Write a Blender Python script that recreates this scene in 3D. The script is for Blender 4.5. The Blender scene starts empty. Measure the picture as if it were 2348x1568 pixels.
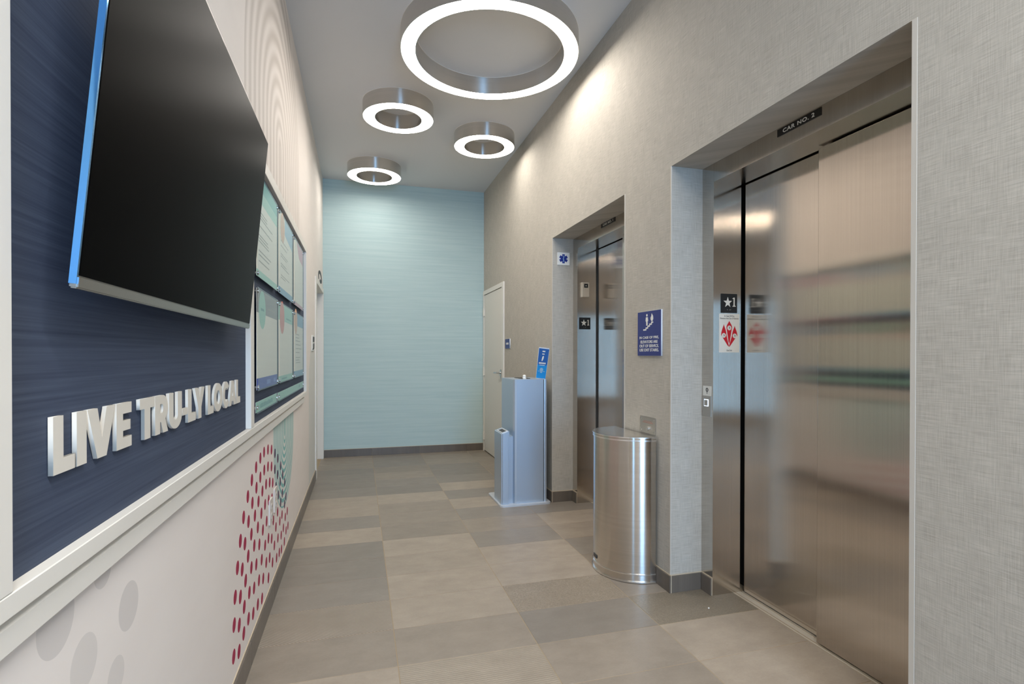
import bpy, bmesh, math, random
from mathutils import Vector, Matrix
random.seed(7)
scene = bpy.context.scene
COL = scene.collection
PI = math.pi

# ------------------------------------------------------------------ camera
cam_d = bpy.data.cameras.new('camera')
cam = bpy.data.objects.new('camera', cam_d)
COL.objects.link(cam)
cam_d.sensor_fit = 'HORIZONTAL'
cam_d.sensor_width = 36.0
cam_d.lens = 36.0 * 1214.44 / 2348
cam_d.shift_y = 37.15 / 2348
cam_d.clip_start = 0.02
yaw, pitch, roll = math.radians(16.055), math.radians(-.349), math.radians(.062)
fw = Vector((math.sin(yaw), math.cos(yaw), 0)); rt = Vector((math.cos(yaw), -math.sin(yaw), 0)); up = Vector((0, 0, 1))
f2 = fw * math.cos(pitch) + up * math.sin(pitch); u2 = -fw * math.sin(pitch) + up * math.cos(pitch)
r3 = rt * math.cos(roll) + u2 * math.sin(roll); u3 = -rt * math.sin(roll) + u2 * math.cos(roll)
cam.matrix_world = Matrix(((r3.x, u3.x, -f2.x, 0), (r3.y, u3.y, -f2.y, 0), (r3.z, u3.z, -f2.z, 1.27), (0, 0, 0, 1)))
scene.camera = cam

# ------------------------------------------------------------------ world, lights, exposure
RING = 9.8         # radiance of the small ring lamps' diffusers
RING_LARGE = 14.5    # and of the large one's
world = bpy.data.worlds.new('world'); scene.world = world
world.use_nodes = True
bg = world.node_tree.nodes['Background']
bg.inputs['Color'].default_value = (.55, .72, 1.0, 1)
bg.inputs['Strength'].default_value = 1.0

def area_light(name, loc, direction, sx, sy, power, color):
    d = bpy.data.lights.new(name, 'AREA'); d.shape = 'RECTANGLE'; d.size = sx; d.size_y = sy
    d.energy = power; d.color = color
    o = bpy.data.objects.new(name, d); COL.objects.link(o); o.location = loc
    o.rotation_euler = Vector(direction).to_track_quat('-Z', 'Y').to_euler()
    return o
# daylight through the lobby's street window, behind the camera
area_light('window_daylight', (.62, -4.12, 1.5), (0, 1, 0), 1.25, 2.7, 88, (.26, .57, 1.0))
area_light('window_daylight_side', (-2.55, -4.12, 1.25), (0, 1, 0), .8, 2.2, 15, (.22, .58, 1.0))  # unseen window light, added for the blue gleam on the TV edge
# unseen added fill for the left wall; warm lobby lamp mirrored in the steel
area_light('lobby_lamp', (.75, -.7, 3.40), (0, 0, -1), 1.7, .22, 62, (1.0, .99, .96))
area_light('lobby_lamp_rear', (-2.4, -2.0, 3.40), (0, 0, -1), 1.3, .12, 15, (1.0, .88, .74))

vs = scene.view_settings
vs.view_transform = 'Standard'; vs.look = 'None'; vs.gamma = 1.0; vs.use_curve_mapping = False
vs.exposure = 1.12
scene.cycles.use_denoising = True
scene.cycles.max_bounces = 10; scene.cycles.diffuse_bounces = 6; scene.cycles.glossy_bounces = 6
scene.cycles.sample_clamp_indirect = 8

# ------------------------------------------------------------------ node helpers
def srgb(r, g, b):
    f = lambda c: c / 12.92 if c <= .04045 else ((c + .055) / 1.055) ** 2.4
    return (f(r / 255), f(g / 255), f(b / 255), 1)

class NT:
    def __init__(s, name):
        s.mat = bpy.data.materials.new(name); s.mat.use_nodes = True
        s.t = s.mat.node_tree; s.b = s.t.nodes['Principled BSDF']; s.out = s.t.nodes['Material Output']
        s._xyz = None
    def n(s, typ, **kw):
        x = s.t.nodes.new(typ)
        for k, v in kw.items(): setattr(x, k, v)
        return x
    def link(s, a, b): s.t.links.new(a, b)
    def put(s, sock, v):
        if isinstance(v, bpy.types.NodeSocket): s.link(v, sock)
        else: sock.default_value = v
    def m(s, op, a, b=0.0, c=0.0):
        x = s.n('ShaderNodeMath', operation=op)
        s.put(x.inputs[0], a); s.put(x.inputs[1], b); s.put(x.inputs[2], c)
        return x.outputs[0]
    def xyz(s):
        if s._xyz is None:
            tc = s.n('ShaderNodeTexCoord'); sp = s.n('ShaderNodeSeparateXYZ'); s.link(tc.outputs['Object'], sp.inputs[0])
            s._xyz = (sp.outputs[0], sp.outputs[1], sp.outputs[2]); s.tc = tc
        return s._xyz
    def vec(s, x, y, z):
        c = s.n('ShaderNodeCombineXYZ'); s.put(c.inputs[0], x); s.put(c.inputs[1], y); s.put(c.inputs[2], z); return c.outputs[0]
    def noise(s, v, scale=1.0, detail=2.0, rough=.5):
        x = s.n('ShaderNodeTexNoise'); s.link(v, x.inputs['Vector']); x.inputs['Scale'].default_value = scale
        x.inputs['Detail'].default_value = detail; x.inputs['Roughness'].default_value = rough
        return x.outputs['Fac']
    def mix(s, f, a, b):
        x = s.n('ShaderNodeMix', data_type='RGBA'); s.put(x.inputs[0], f); s.put(x.inputs[6], a); s.put(x.inputs[7], b); return x.outputs[2]
    def ramp(s, v, lo, hi):
        x = s.n('ShaderNodeMapRange'); s.put(x.inputs[0], v); x.inputs[1].default_value = lo; x.inputs[2].default_value = hi
        x.clamp = True; return x.outputs[0]
    def bump(s, h, strength=.2, dist=.002):
        x = s.n('ShaderNodeBump'); x.inputs['Strength'].default_value = strength; x.inputs['Distance'].default_value = dist
        s.link(h, x.inputs['Height']); s.link(x.outputs[0], s.b.inputs['Normal'])
    def col(s, c): s.put(s.b.inputs['Base Color'], c)
    def set(s, **kw):
        for k, v in kw.items(): s.put(s.b.inputs[k.replace('_', ' ')], v)

def plain(name, c, rough=.5, metal=0.0, spec=.5, grain=.0, gscale=60):
    t = NT(name); t.set(Roughness=rough, Metallic=metal); t.b.inputs['Specular IOR Level'].default_value = spec
    if grain:
        x, y, z = t.xyz(); f = t.noise(t.tc.outputs['Object'], gscale, 3)
        d = tuple(v * (1 - grain) for v in c[:3]) + (1,)
        t.col(t.mix(f, d, c))
    else: t.col(c)
    return t.mat

def emis(name, c, s):
    t = NT(name); t.set(Base_Color=c, Emission_Color=c, Emission_Strength=s); return t.mat

def brushed(name, c, rough=.22, aniso=.8, radial=False, vertical=True, streak=.06):
    """brushed stainless; the grain runs up the sheet, so reflections smear sideways"""
    t = NT(name); t.set(Metallic=1.0, Roughness=rough, Anisotropic=aniso)
    tg = t.n('ShaderNodeTangent')
    if radial: tg.direction_type = 'RADIAL'; tg.axis = 'Z'
    else: tg.direction_type = 'UV_MAP'; tg.uv_map = 'UVMap'
    t.link(tg.outputs[0], t.b.inputs['Tangent'])
    if not vertical: t.b.inputs['Anisotropic Rotation'].default_value = .25
    x, y, z = t.xyz()
    h = t.m('ADD', x, y)
    v = t.vec(t.m('MULTIPLY', h, 220.0 if vertical else 1.2), 0.0, t.m('MULTIPLY', z, 1.2 if vertical else 220.0))
    f = t.noise(v, 1.0, 3)
    v2 = t.vec(t.m('MULTIPLY', h, 6.0), 0.0, t.m('MULTIPLY', z, 1.0))
    f2 = t.noise(v2, 1.0, 2)
    f = t.m('ADD', t.m('MULTIPLY', f, .6), t.m('MULTIPLY', f2, .4))
    lo = tuple(k * (1 - streak * 2) for k in c[:3]) + (1,); hi = tuple(min(1, k * (1 + streak)) for k in c[:3]) + (1,)
    t.col(t.mix(t.ramp(f, .25, .75), lo, hi))
    t.link(t.m('ADD', t.m('MULTIPLY', t.m('SUBTRACT', f, .5), .05), rough), t.b.inputs['Roughness'])
    return t.mat

# ------------------------------------------------------------------ materials
def linen(name, c1, c2):
    t = NT(name); t.set(Roughness=.8); t.b.inputs['Specular IOR Level'].default_value = .2
    x, y, z = t.xyz(); h = t.m('ADD', x, y)
    a = t.noise(t.vec(t.m('MULTIPLY', h, 14.0), 0.0, t.m('MULTIPLY', z, 330.0)), 1.0, 2)      # weft: long flat threads
    b = t.noise(t.vec(t.m('MULTIPLY', h, 330.0), 3.0, t.m('MULTIPLY', z, 14.0)), 1.0, 2)      # warp: upright threads
    c = t.noise(t.vec(t.m('MULTIPLY', h, 9.0), 0.0, t.m('MULTIPLY', z, 9.0)), 1.0, 3)
    w = t.m('ADD', t.m('MULTIPLY', a, .55), t.m('MULTIPLY', b, .45))
    w = t.m('ADD', t.m('MULTIPLY', w, .85), t.m('MULTIPLY', c, .15))
    t.col(t.mix(t.ramp(w, .33, .67), c2, c1))
    t.bump(w, .25, .0015)
    return t.mat
M = {}
M['linen'] = linen('linen_wallpaper', srgb(192, 186, 175), srgb(160, 154, 144))

def left_paper():
    t = NT('printed_wallpaper'); t.set(Roughness=.7); t.b.inputs['Specular IOR Level'].default_value = .25
    x, y, z = t.xyz()
    f = t.noise(t.vec(t.m('MULTIPLY', y, 3.0), 0.0, t.m('MULTIPLY', z, 9.0)), 1.0, 3)
    base = t.mix(f, srgb(222, 213, 206), srgb(229, 221, 214))
    def stadium(yc, zc, sgn):
        a = t.m('SUBTRACT', y, yc); b = t.m('MAXIMUM', t.m('MULTIPLY', t.m('SUBTRACT', z, zc), sgn), 0.0)
        return t.m('SQRT', t.m('ADD', t.m('MULTIPLY', a, a), t.m('MULTIPLY', b, b)))
    def stripes(d, p, soft=.35):
        s = t.m('SINE', t.m('MULTIPLY', d, 2 * PI / p)); return t.ramp(s, -soft, soft)
    # wide pale arches high on the wall
    d = stadium(3.28, 2.45, 1.0); on = t.m('MULTIPLY', t.m('LESS_THAN', d, .98), t.m('GREATER_THAN', z, 1.9))
    base = t.mix(t.m('MULTIPLY', t.m('MULTIPLY', stripes(d, .105, 1.0), on), .62), base, srgb(186, 176, 166))
    # teal hanging loops under the board
    d = stadium(3.45, .80, -1.0); on = t.m('MULTIPLY', t.m('LESS_THAN', d, .44), t.m('LESS_THAN', z, 1.2))
    base = t.mix(t.m('MULTIPLY', on, .45), base, srgb(196, 212, 206))
    base = t.mix(t.m('MULTIPLY', t.m('MULTIPLY', stripes(d, .043), on), .8), base, srgb(96, 172, 170))
    # a paler loop beside the doorway
    d = stadium(5.45, .95, 1.0); on = t.m('MULTIPLY', t.m('LESS_THAN', d, .42), t.m('LESS_THAN', z, 1.4))
    base = t.mix(t.m('MULTIPLY', on, .3), base, srgb(172, 192, 190))
    # grey discs low at the near end
    for (cy, cz, r, c) in ((1.203, .778, .046, 0), (1.028, .764, .045, 1), (.945, .872, .052, 0), (1.094, .893, .034, 0), (1.145, .672, .036, 1)):
        a = t.m('SUBTRACT', y, cy); b = t.m('SUBTRACT', z, cz)
        dd = t.m('SQRT', t.m('ADD', t.m('MULTIPLY', a, a), t.m('MULTIPLY', b, b)))
        base = t.mix(t.m('MULTIPLY', t.m('LESS_THAN', dd, r), .75), base, srgb(200, 193, 188) if c == 0 else srgb(206, 199, 193))
    t.col(base); return t.mat
M['left_paper'] = left_paper()

def strie(name, c1, c2, sx, sz):
    t = NT(name); t.set(Roughness=.7); t.b.inputs['Specular IOR Level'].default_value = .25
    x, y, z = t.xyz(); h = t.m('ADD', x, y)
    a = t.noise(t.vec(t.m('MULTIPLY', h, sx), 0.0, t.m('MULTIPLY', z, sz)), 1.0, 4, .6)
    t.col(t.mix(t.ramp(a, .3, .7), c2, c1)); return t.mat
M['navy'] = strie('navy_strie', srgb(70, 80, 99), srgb(53, 61, 81), 2.0, 170)
M['teal_wall'] = strie('teal_strie', srgb(186, 205, 204), srgb(171, 194, 195), 1.2, 42)
M['ceiling'] = plain('ceiling_paint', srgb(213, 213, 213), .9, spec=.1, grain=.03, gscale=200)
M['lobby_wall'] = plain('lobby_paint', srgb(196, 186, 174), .85, spec=.2)
M['white_paint'] = plain('white_trim_paint', srgb(222, 217, 208), .45, grain=.02, gscale=30)
M['door_paint'] = plain('white_door_paint', srgb(218, 212, 202), .5, grain=.02, gscale=20)
M['corner'] = plain('clear_corner_guard', srgb(194, 188, 178), .4)
M['grout'] = plain('grout', srgb(172, 153, 126), .9, grain=.2, gscale=300)
M['caulk'] = plain('caulk', srgb(192, 176, 152), .8)

def tile_mat(name, c1, c2, kind='plain', rough=.42):
    t = NT(name); x, y, z = t.xyz()
    oi = t.n('ShaderNodeObjectInfo')
    off = t.m('MULTIPLY', oi.outputs['Random'], 40.0)
    v = t.vec(t.m('ADD', t.m('MULTIPLY', x, 1.0), off), t.m('MULTIPLY', y, 1.6), off)
    f = t.noise(v, 7.0, 6, .62)
    g = t.noise(v, 95.0, 3, .6)
    w = t.m('ADD', t.m('MULTIPLY', f, .75), t.m('MULTIPLY', g, .25))
    c = t.mix(t.ramp(w, .32, .68), c2, c1)
    tone = t.m('ADD', .94, t.m('MULTIPLY', oi.outputs['Random'], .12))
    hs = t.n('ShaderNodeHueSaturation'); t.link(c, hs.inputs['Color']); t.link(tone, hs.inputs['Value']); c = hs.outputs[0]
    hgt = g
    if kind == 'ribbed':       # fine diagonal grooves
        s = t.m('SINE', t.m('MULTIPLY', t.m('ADD', t.m('MULTIPLY', x, .86), t.m('MULTIPLY', y, 1.0)), 2 * PI / .0135))
        s = t.ramp(t.m('ADD', s, t.m('MULTIPLY', t.m('SUBTRACT', g, .5), 1.6)), -.8, .8)
        c = t.mix(t.m('MULTIPLY', s, .75), c, tuple(k * .58 for k in c2[:3]) + (1,)); hgt = t.m('SUBTRACT', 1.0, s)
    if kind == 'woven':        # fine rows across, like cloth
        s = t.m('SINE', t.m('MULTIPLY', t.m('ADD', y, t.m('MULTIPLY', t.m('SINE', t.m('MULTIPLY', x, 300.0)), .0008)), 2 * PI / .0125))
        s = t.ramp(t.m('ADD', s, t.m('MULTIPLY', t.m('SUBTRACT', g, .5), 2.6)), -.9, .9)
        c = t.mix(t.m('MULTIPLY', s, .5), c, tuple(k * .66 for k in c2[:3]) + (1,)); hgt = t.m('SUBTRACT', 1.0, s)
    if kind == 'speckle':
        k = t.noise(v, 160.0, 2, .8)
        c = t.mix(t.ramp(k, .40, .62), tuple(q * .80 for q in c2[:3]) + (1,), c); hgt = k
    t.col(c); t.set(Roughness=rough); t.b.inputs['Specular IOR Level'].default_value = .45
    t.bump(hgt, .15 if kind == 'plain' else .35, .001)
    return t.mat
M['tile_light'] = tile_mat('tile_light', srgb(166, 153, 137), srgb(148, 135, 120))
M['tile_mid'] = tile_mat('tile_mid', srgb(150, 138, 124), srgb(134, 123, 110))
M['tile_dark'] = tile_mat('tile_dark', srgb(141, 132, 121), srgb(128, 119, 109))
M['tile_ribbed'] = tile_mat('tile_ribbed', srgb(168, 155, 140), srgb(148, 135, 120), 'ribbed')
M['tile_woven'] = tile_mat('tile_woven', srgb(170, 157, 140), srgb(150, 138, 122), 'woven')
M['tile_speckle_dark'] = tile_mat('tile_speckle_dark', srgb(148, 136, 119), srgb(132, 121, 105), 'speckle')
M['tile_speckle'] = tile_mat('tile_speckle', srgb(160, 147, 130), srgb(142, 129, 113), 'speckle')
M['base_tile'] = tile_mat('base_tile', srgb(110, 101, 92), srgb(92, 85, 77), 'plain', .3)
def lobby_floor():
    t = NT('lobby_tile_floor'); x, y, z = t.xyz()
    b = t.n('ShaderNodeTexBrick'); t.link(t.tc.outputs['Object'], b.inputs['Vector']); b.offset = 0
    b.inputs['Scale'].default_value = 1; b.inputs['Brick Width'].default_value = .603; b.inputs['Row Height'].default_value = .3035
    b.inputs['Mortar Size'].default_value = .002
    b.inputs['Color1'].default_value = srgb(150, 138, 124); b.inputs['Color2'].default_value = srgb(136, 125, 112); b.inputs['Mortar'].default_value = srgb(150, 134, 112)
    t.col(b.outputs[0]); t.set(Roughness=.42); return t.mat
M['lobby_floor'] = lobby_floor()

M['steel_door'] = brushed('brushed_steel_door', (.60, .545, .49, 1), .135, 1.0)
M['steel_frame'] = brushed('brushed_steel_frame', (.64, .60, .55, 1), .14, 1.0)
M['steel_can'] = brushed('brushed_steel_can', (.66, .62, .57, 1), .20, 1.0, radial=True, vertical=False)
M['steel_lamp'] = brushed('brushed_nickel_lamp', (.70, .67, .63, 1), .26, .95, radial=True, vertical=False)
M['steel_plate'] = plain('satin_steel_plate', (.52, .49, .45, 1), .35, 1.0)
M['chrome'] = plain('satin_chrome', (.62, .61, .60, 1), .22, 1.0)
M['bright_lip'] = plain('polished_lip', (.85, .83, .80, 1), .2, 1.0)
M['silver_paint'] = plain('silver_lacquer', (.54, .63, .74, 1), .38, .75)
M['silver_light'] = plain('pale_silver_edge', srgb(205, 208, 212), .4, .3)
M['alu'] = plain('aluminium_sill', srgb(208, 198, 182), .42, .25)
M['black'] = plain('black_gap', (.004, .004, .004, 1), .8)
M['black_gloss'] = plain('black_plate', srgb(18, 17, 17), .35)
M['white_ink'] = plain('white_print', srgb(226, 224, 216), .5)
def screen_glass():
    t = NT('tv_screen'); d = t.n('ShaderNodeBsdfDiffuse'); d.inputs['Color'].default_value = (.002, .002, .002, 1)
    g = t.n('ShaderNodeBsdfGlossy'); g.inputs['Roughness'].default_value = .32
    fr = t.n('ShaderNodeFresnel'); fr.inputs['IOR'].default_value = 1.06
    mx = t.n('ShaderNodeMixShader'); t.link(fr.outputs[0], mx.inputs[0]); t.link(d.outputs[0], mx.inputs[1]); t.link(g.outputs[0], mx.inputs[2])
    t.link(mx.outputs[0], t.out.inputs['Surface']); return t.mat
M['screen'] = screen_glass()
M['tv_trim'] = plain('tv_silver_trim', (.42, .40, .37, 1), .3, 1.0)
M['tv_side'] = plain('tv_blue_side', (.14, .40, .80, 1), .08, 1.0)  # blue window reflection put into the metal's colour
M['tv_back'] = plain('tv_black_back', (.01, .01, .012, 1), .5)
M['letters'] = plain('ivory_letter_paint', srgb(214, 207, 195), .5)
M['diffuser'] = emis('lamp_diffuser', (1.0, .945, .87, 1), RING)
M['diffuser_large'] = emis('large_lamp_diffuser', (1.0, .945, .87, 1), RING_LARGE)
M['paper'] = plain('poster_paper', srgb(224, 222, 212), .7)
M['ink'] = plain('grey_print', srgb(150, 146, 138), .7)
M['mint'] = plain('mint_print', srgb(150, 200, 184), .6)
M['teal_ink'] = plain('teal_print', srgb(96, 176, 168), .6)
M['teal_deep'] = plain('deep_teal_print', srgb(92, 150, 146), .6)
M['blue_pale'] = plain('pale_blue_print', srgb(142, 178, 204), .6)
M['blue_mid'] = plain('mid_blue_print', srgb(104, 150, 186), .6)
M['royal'] = plain('royal_blue_print', srgb(6, 42, 165), .5)
M['royal_pale'] = plain('light_royal_print', srgb(96, 118, 200), .5)
M['pink'] = plain('pink_print', srgb(196, 132, 150), .6)
M['coral'] = plain('coral_print', srgb(206, 122, 108), .6)
M['orange'] = plain('orange_print', srgb(214, 164, 128), .6)
M['slate'] = plain('slate_print', srgb(134, 132, 132), .6)
M['maroon'] = plain('maroon_print', srgb(160, 14, 66), .6)
M['plum'] = plain('plum_print', srgb(84, 52, 84), .6)
M['navy_sign'] = plain('navy_sign', srgb(36, 50, 118), .4)
M['sign_edge'] = plain('white_sign_edge', srgb(216, 222, 228), .4)
M['red'] = plain('red_print', srgb(198, 20, 40), .5)
M['med_blue'] = plain('medical_blue_print', srgb(14, 40, 130), .5)
M['white_plastic'] = plain('white_plastic', srgb(232, 229, 222), .35)
M['outlet_plastic'] = plain('outlet_plastic', srgb(208, 200, 192), .45)
M['charcoal'] = plain('charcoal_print', srgb(58, 60, 62), .6)
M['sign_blue'] = plain('sign_blue', srgb(34, 92, 164), .4)
M['sign_cyan'] = plain('sign_cyan', srgb(20, 140, 208), .4)
M['ring_lit'] = emis('button_halo', (.62, .78, 1.0, 1), 1.0)
def acrylic():
    t = NT('clear_acrylic'); g = t.n('ShaderNodeBsdfGlossy'); g.inputs['Roughness'].default_value = .06
    tr = t.n('ShaderNodeBsdfTransparent'); tr.inputs['Color'].default_value = (.985, .995, .99, 1)
    fr = t.n('ShaderNodeFresnel'); fr.inputs['IOR'].default_value = 1.45
    mx = t.n('ShaderNodeMixShader'); t.link(fr.outputs[0], mx.inputs[0]); t.link(tr.outputs[0], mx.inputs[1]); t.link(g.outputs[0], mx.inputs[2])
    ge = t.n('ShaderNodeNewGeometry'); t.link(t.m('MULTIPLY', fr.outputs[0], t.m('SUBTRACT', 1.0, ge.outputs['Backfacing'])), mx.inputs[0])
    t.link(mx.outputs[0], t.out.inputs['Surface']); return t.mat
M['acrylic'] = acrylic()

# ------------------------------------------------------------------ geometry helpers
def wloc(o):
    v = Vector((0, 0, 0))
    while o is not None: v += o.location; o = o.parent
    return v
def uvmap(bm):
    l = bm.loops.layers.uv.get('UVMap') or bm.loops.layers.uv.new('UVMap')
    for f in bm.faces:
        n = f.normal; a = (abs(n.x), abs(n.y), abs(n.z)); k = a.index(max(a))
        for lp in f.loops:
            c = lp.vert.co
            lp[l].uv = (c.y, c.z) if k == 0 else (c.x, c.z) if k == 1 else (c.x, c.y)
def obj(name, bm, mat, parent=None, smooth=False):
    if parent is not None: bmesh.ops.translate(bm, verts=bm.verts, vec=-wloc(parent))
    bm.normal_update(); uvmap(bm)
    me = bpy.data.meshes.new(name); bm.to_mesh(me); bm.free()
    for mm in (mat if isinstance(mat, (list, tuple)) else [mat]): me.materials.append(mm)
    if smooth:
        for p in me.polygons: p.use_smooth = True
        me.set_sharp_from_angle(angle=math.radians(32))
    o = bpy.data.objects.new(name, me); COL.objects.link(o)
    if parent is not None: o.parent = parent
    return o
def thing(name, label, cat, loc=(0, 0, 0), group=None):
    o = bpy.data.objects.new(name, None); o.empty_display_size = .1; COL.objects.link(o); o.location = loc
    o['label'] = label; o['category'] = cat
    if group: o['group'] = group
    return o
def tag(o, label, cat, group=None):
    o['label'] = label; o['category'] = cat
    if group: o['group'] = group
    return o
def structure(o): o['kind'] = 'structure'; return o
def box(bm, x0, x1, y0, y1, z0, z1, mi=0):
    vs_ = [bm.verts.new((x, y, z)) for z in (z0, z1) for y in (y0, y1) for x in (x0, x1)]
    for q in ((0, 2, 3, 1), (4, 5, 7, 6), (0, 1, 5, 4), (2, 6, 7, 3), (0, 4, 6, 2), (1, 3, 7, 5)):
        f = bm.faces.new([vs_[i] for i in q]); f.material_index = mi
    return bm
def bx(x0, x1, y0, y1, z0, z1, bevel=0.0, seg=1):
    bm = bmesh.new(); box(bm, x0, x1, y0, y1, z0, z1)
    if bevel: bmesh.ops.bevel(bm, geom=bm.edges[:], offset=bevel, segments=seg, affect='EDGES', profile=.5)
    return bm
def prism(bm, pts, o, u, v, n, d0, d1):
    """closed outline (a,b) in the plane o+a*u+b*v, from d0 to d1 along n"""
    o, u, v, n = Vector(o), Vector(u), Vector(v), Vector(n)
    A = [bm.verts.new(o + u * a + v * b + n * d0) for a, b in pts]; B = [bm.verts.new(o + u * a + v * b + n * d1) for a, b in pts]
    bm.faces.new(A[::-1]); bm.faces.new(B); k = len(pts)
    for i in range(k): bm.faces.new((A[i], A[(i + 1) % k], B[(i + 1) % k], B[i]))
    bmesh.ops.recalc_face_normals(bm, faces=bm.faces[:])
    return bm
def lathe(bm, prof, c, seg=64, a0=0.0, a1=2 * PI, closed=True):
    """profile (r,z) loop revolved around the vertical through c"""
    full = abs(a1 - a0 - 2 * PI) < 1e-6; n = seg if full else seg + 1
    R = [[bm.verts.new((c[0] + r * math.cos(a0 + (a1 - a0) * i / seg), c[1] + r * math.sin(a0 + (a1 - a0) * i / seg), c[2] + z)) for r, z in prof] for i in range(n)]
    k = len(prof)
    for i in range(seg):
        a, b = R[i], R[(i + 1) % n]
        for j in range(k if closed else k - 1): bm.faces.new((a[j], b[j], b[(j + 1) % k], a[(j + 1) % k]))
    bmesh.ops.recalc_face_normals(bm, faces=bm.faces[:])
    return bm
def rod(bm, p, q, r, seg=12):
    p, q = Vector(p), Vector(q); d = (q - p); L = d.length; d.normalize()
    m = d.to_track_quat('Z', 'Y').to_matrix().to_4x4(); m.translation = (p + q) / 2
    bmesh.ops.create_cone(bm, cap_ends=True, segments=seg, radius1=r, radius2=r, depth=L, matrix=m); return bm
def loops_mesh(loops, depth):
    """flat outlines with holes, filled and extruded, as a mesh centred on z=0"""
    cu = bpy.data.curves.new('tmp', 'CURVE'); cu.dimensions = '2D'; cu.fill_mode = 'BOTH'; cu.extrude = depth / 2
    for lp in loops:
        s = cu.splines.new('POLY'); s.points.add(len(lp) - 1); s.use_cyclic_u = True
        for i, (a, b) in enumerate(lp): s.points[i].co = (a, b, 0, 1)
    return _conv(cu)
def text_mesh(s, depth, bold=0.0, spacing=1.0):
    cu = bpy.data.curves.new('tmp', 'FONT'); cu.body = s; cu.extrude = depth / 2; cu.offset = bold; cu.align_x = 'CENTER'; cu.space_character = spacing
    cu.resolution_u = 4; cu.size = 1.0
    return _conv(cu)
def _conv(cu):
    o = bpy.data.objects.new('tmp', cu); COL.objects.link(o)
    dg = bpy.context.evaluated_depsgraph_get(); dg.update()
    me = bpy.data.meshes.new_from_object(o.evaluated_get(dg))
    bpy.data.objects.remove(o); bpy.data.curves.remove(cu)
    bm = bmesh.new(); bm.from_mesh(me); bpy.data.meshes.remove(me); return bm
def lay(bm, o, u, v, n, depth, off=0.0, fit=None):
    """put a flat (x,y,z) mesh on the plane; fit=(w,h) scales it about its own middle into a box centred on o"""
    o, u, v, n = Vector(o), Vector(u), Vector(v), Vector(n)
    cx = cy = 0; sx = sy = 1
    if fit:
        xs = [q.co.x for q in bm.verts]; ys = [q.co.y for q in bm.verts]
        cx, cy = (min(xs) + max(xs)) / 2, (min(ys) + max(ys)) / 2
        sx, sy = fit[0] / (max(xs) - min(xs)), fit[1] / (max(ys) - min(ys))
    for q in bm.verts:
        a, b, c = q.co
        q.co = o + u * ((a - cx) * sx) + v * ((b - cy) * sy) + n * (c + depth / 2 + off)
    bmesh.ops.recalc_face_normals(bm, faces=bm.faces[:])
    return bm
def circle(cx, cy, r, n=24, ry=None): return [(cx + r * math.cos(2 * PI * i / n), cy + (ry or r) * math.sin(2 * PI * i / n)) for i in range(n)]
def rrect(x0, x1, y0, y1, r, n=4):
    P = []
    for cx, cy, a in ((x1 - r, y1 - r, 0), (x0 + r, y1 - r, 90), (x0 + r, y0 + r, 180), (x1 - r, y0 + r, 270)):
        P += [(cx + r * math.cos(math.radians(a + 90 * i / n)), cy + r * math.sin(math.radians(a + 90 * i / n))) for i in range(n + 1)]
    return P
def rect(x0, x1, y0, y1): return [(x0, y0), (x1, y0), (x1, y1), (x0, y1)]
RIGHT = dict(u=(0, -1, 0), v=(0, 0, 1), n=(-1, 0, 0))     # a face on the right wall, seen from the corridor
LEFT = dict(u=(0, 1, 0), v=(0, 0, 1), n=(1, 0, 0))        # a face on the left wall
FRONT = dict(u=(1, 0, 0), v=(0, 0, 1), n=(0, -1, 0))      # a face turned towards the camera
def flat(name, loops, o, F, depth, mat, parent=None, off=0.0):
    return obj(name, lay(loops_mesh(loops, depth), o, F['u'], F['v'], F['n'], depth, off), mat, parent)
def words(name, s, o, F, w, h, mat, parent, depth=.0006, off=0.0, bold=.0, spacing=1.0):
    return obj(name, lay(text_mesh(s, depth, bold, spacing), o, F['u'], F['v'], F['n'], depth, off, (w, h)), mat, parent)

# ------------------------------------------------------------------ dimensions
L, R, D, H = -.435, 1.598, 6.915, 3.438
E2F, E2N, E1F, E1N, SOF = 2.483, 1.2025, 4.294, 3.002, 2.277
XS = 1.79

# ------------------------------------------------------------------ floor
bm = bmesh.new()
box(bm, -.62, 2.06, -.231, D + .1, -.12, -.0012, 0)
box(bm, -4.2, 2.06, -4.3, -.231, -.12, 0, 1)
box(bm, -4.2, -.62, -.231, .75, -.12, 0, 1)
floor = structure(obj('floor', bm, [M['grout'], M['lobby_floor']]))
xs = [-.4515, .1503, .7515, 1.3555, 1.9195]
kinds = {}
def kset(c, rows, k):
    for r_ in rows: kinds[(c, r_)] = k
kset(0, [-1], 'tile_light'); kset(0, [0], 'tile_mid'); kset(0, [1], 'tile_ribbed'); kset(0, [2, 3, 4], 'tile_dark'); kset(0, [5], 'tile_light'); kset(0, [6], 'tile_dark')
kset(0, [7, 8], 'tile_light'); kset(0, [9, 10, 11, 12], 'tile_dark'); kset(0, [13, 14, 15], 'tile_mid')
kset(1, [-1], 'tile_woven'); kset(1, [0], 'tile_mid'); kset(1, [1, 2, 3], 'tile_light'); kset(1, [4], 'tile_light'); kset(1, [5], 'tile_mid'); kset(1, [6, 7], 'tile_mid'); kset(1, [8], 'tile_light')
kset(1, [9, 10], 'tile_dark'); kset(1, [11, 12], 'tile_mid'); kset(1, [13, 14, 15], 'tile_dark')
kset(2, [-1], 'tile_mid'); kset(2, [0], 'tile_dark'); kset(2, [1], 'tile_speckle'); kset(2, [2, 3], 'tile_light'); kset(2, [4], 'tile_dark'); kset(2, [5], 'tile_mid'); kset(2, [6], 'tile_dark')
kset(2, [7], 'tile_light'); kset(2, [8], 'tile_dark'); kset(2, [9], 'tile_light'); kset(2, [10, 11, 12], 'tile_dark'); kset(2, [13, 14, 15], 'tile_mid')
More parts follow.
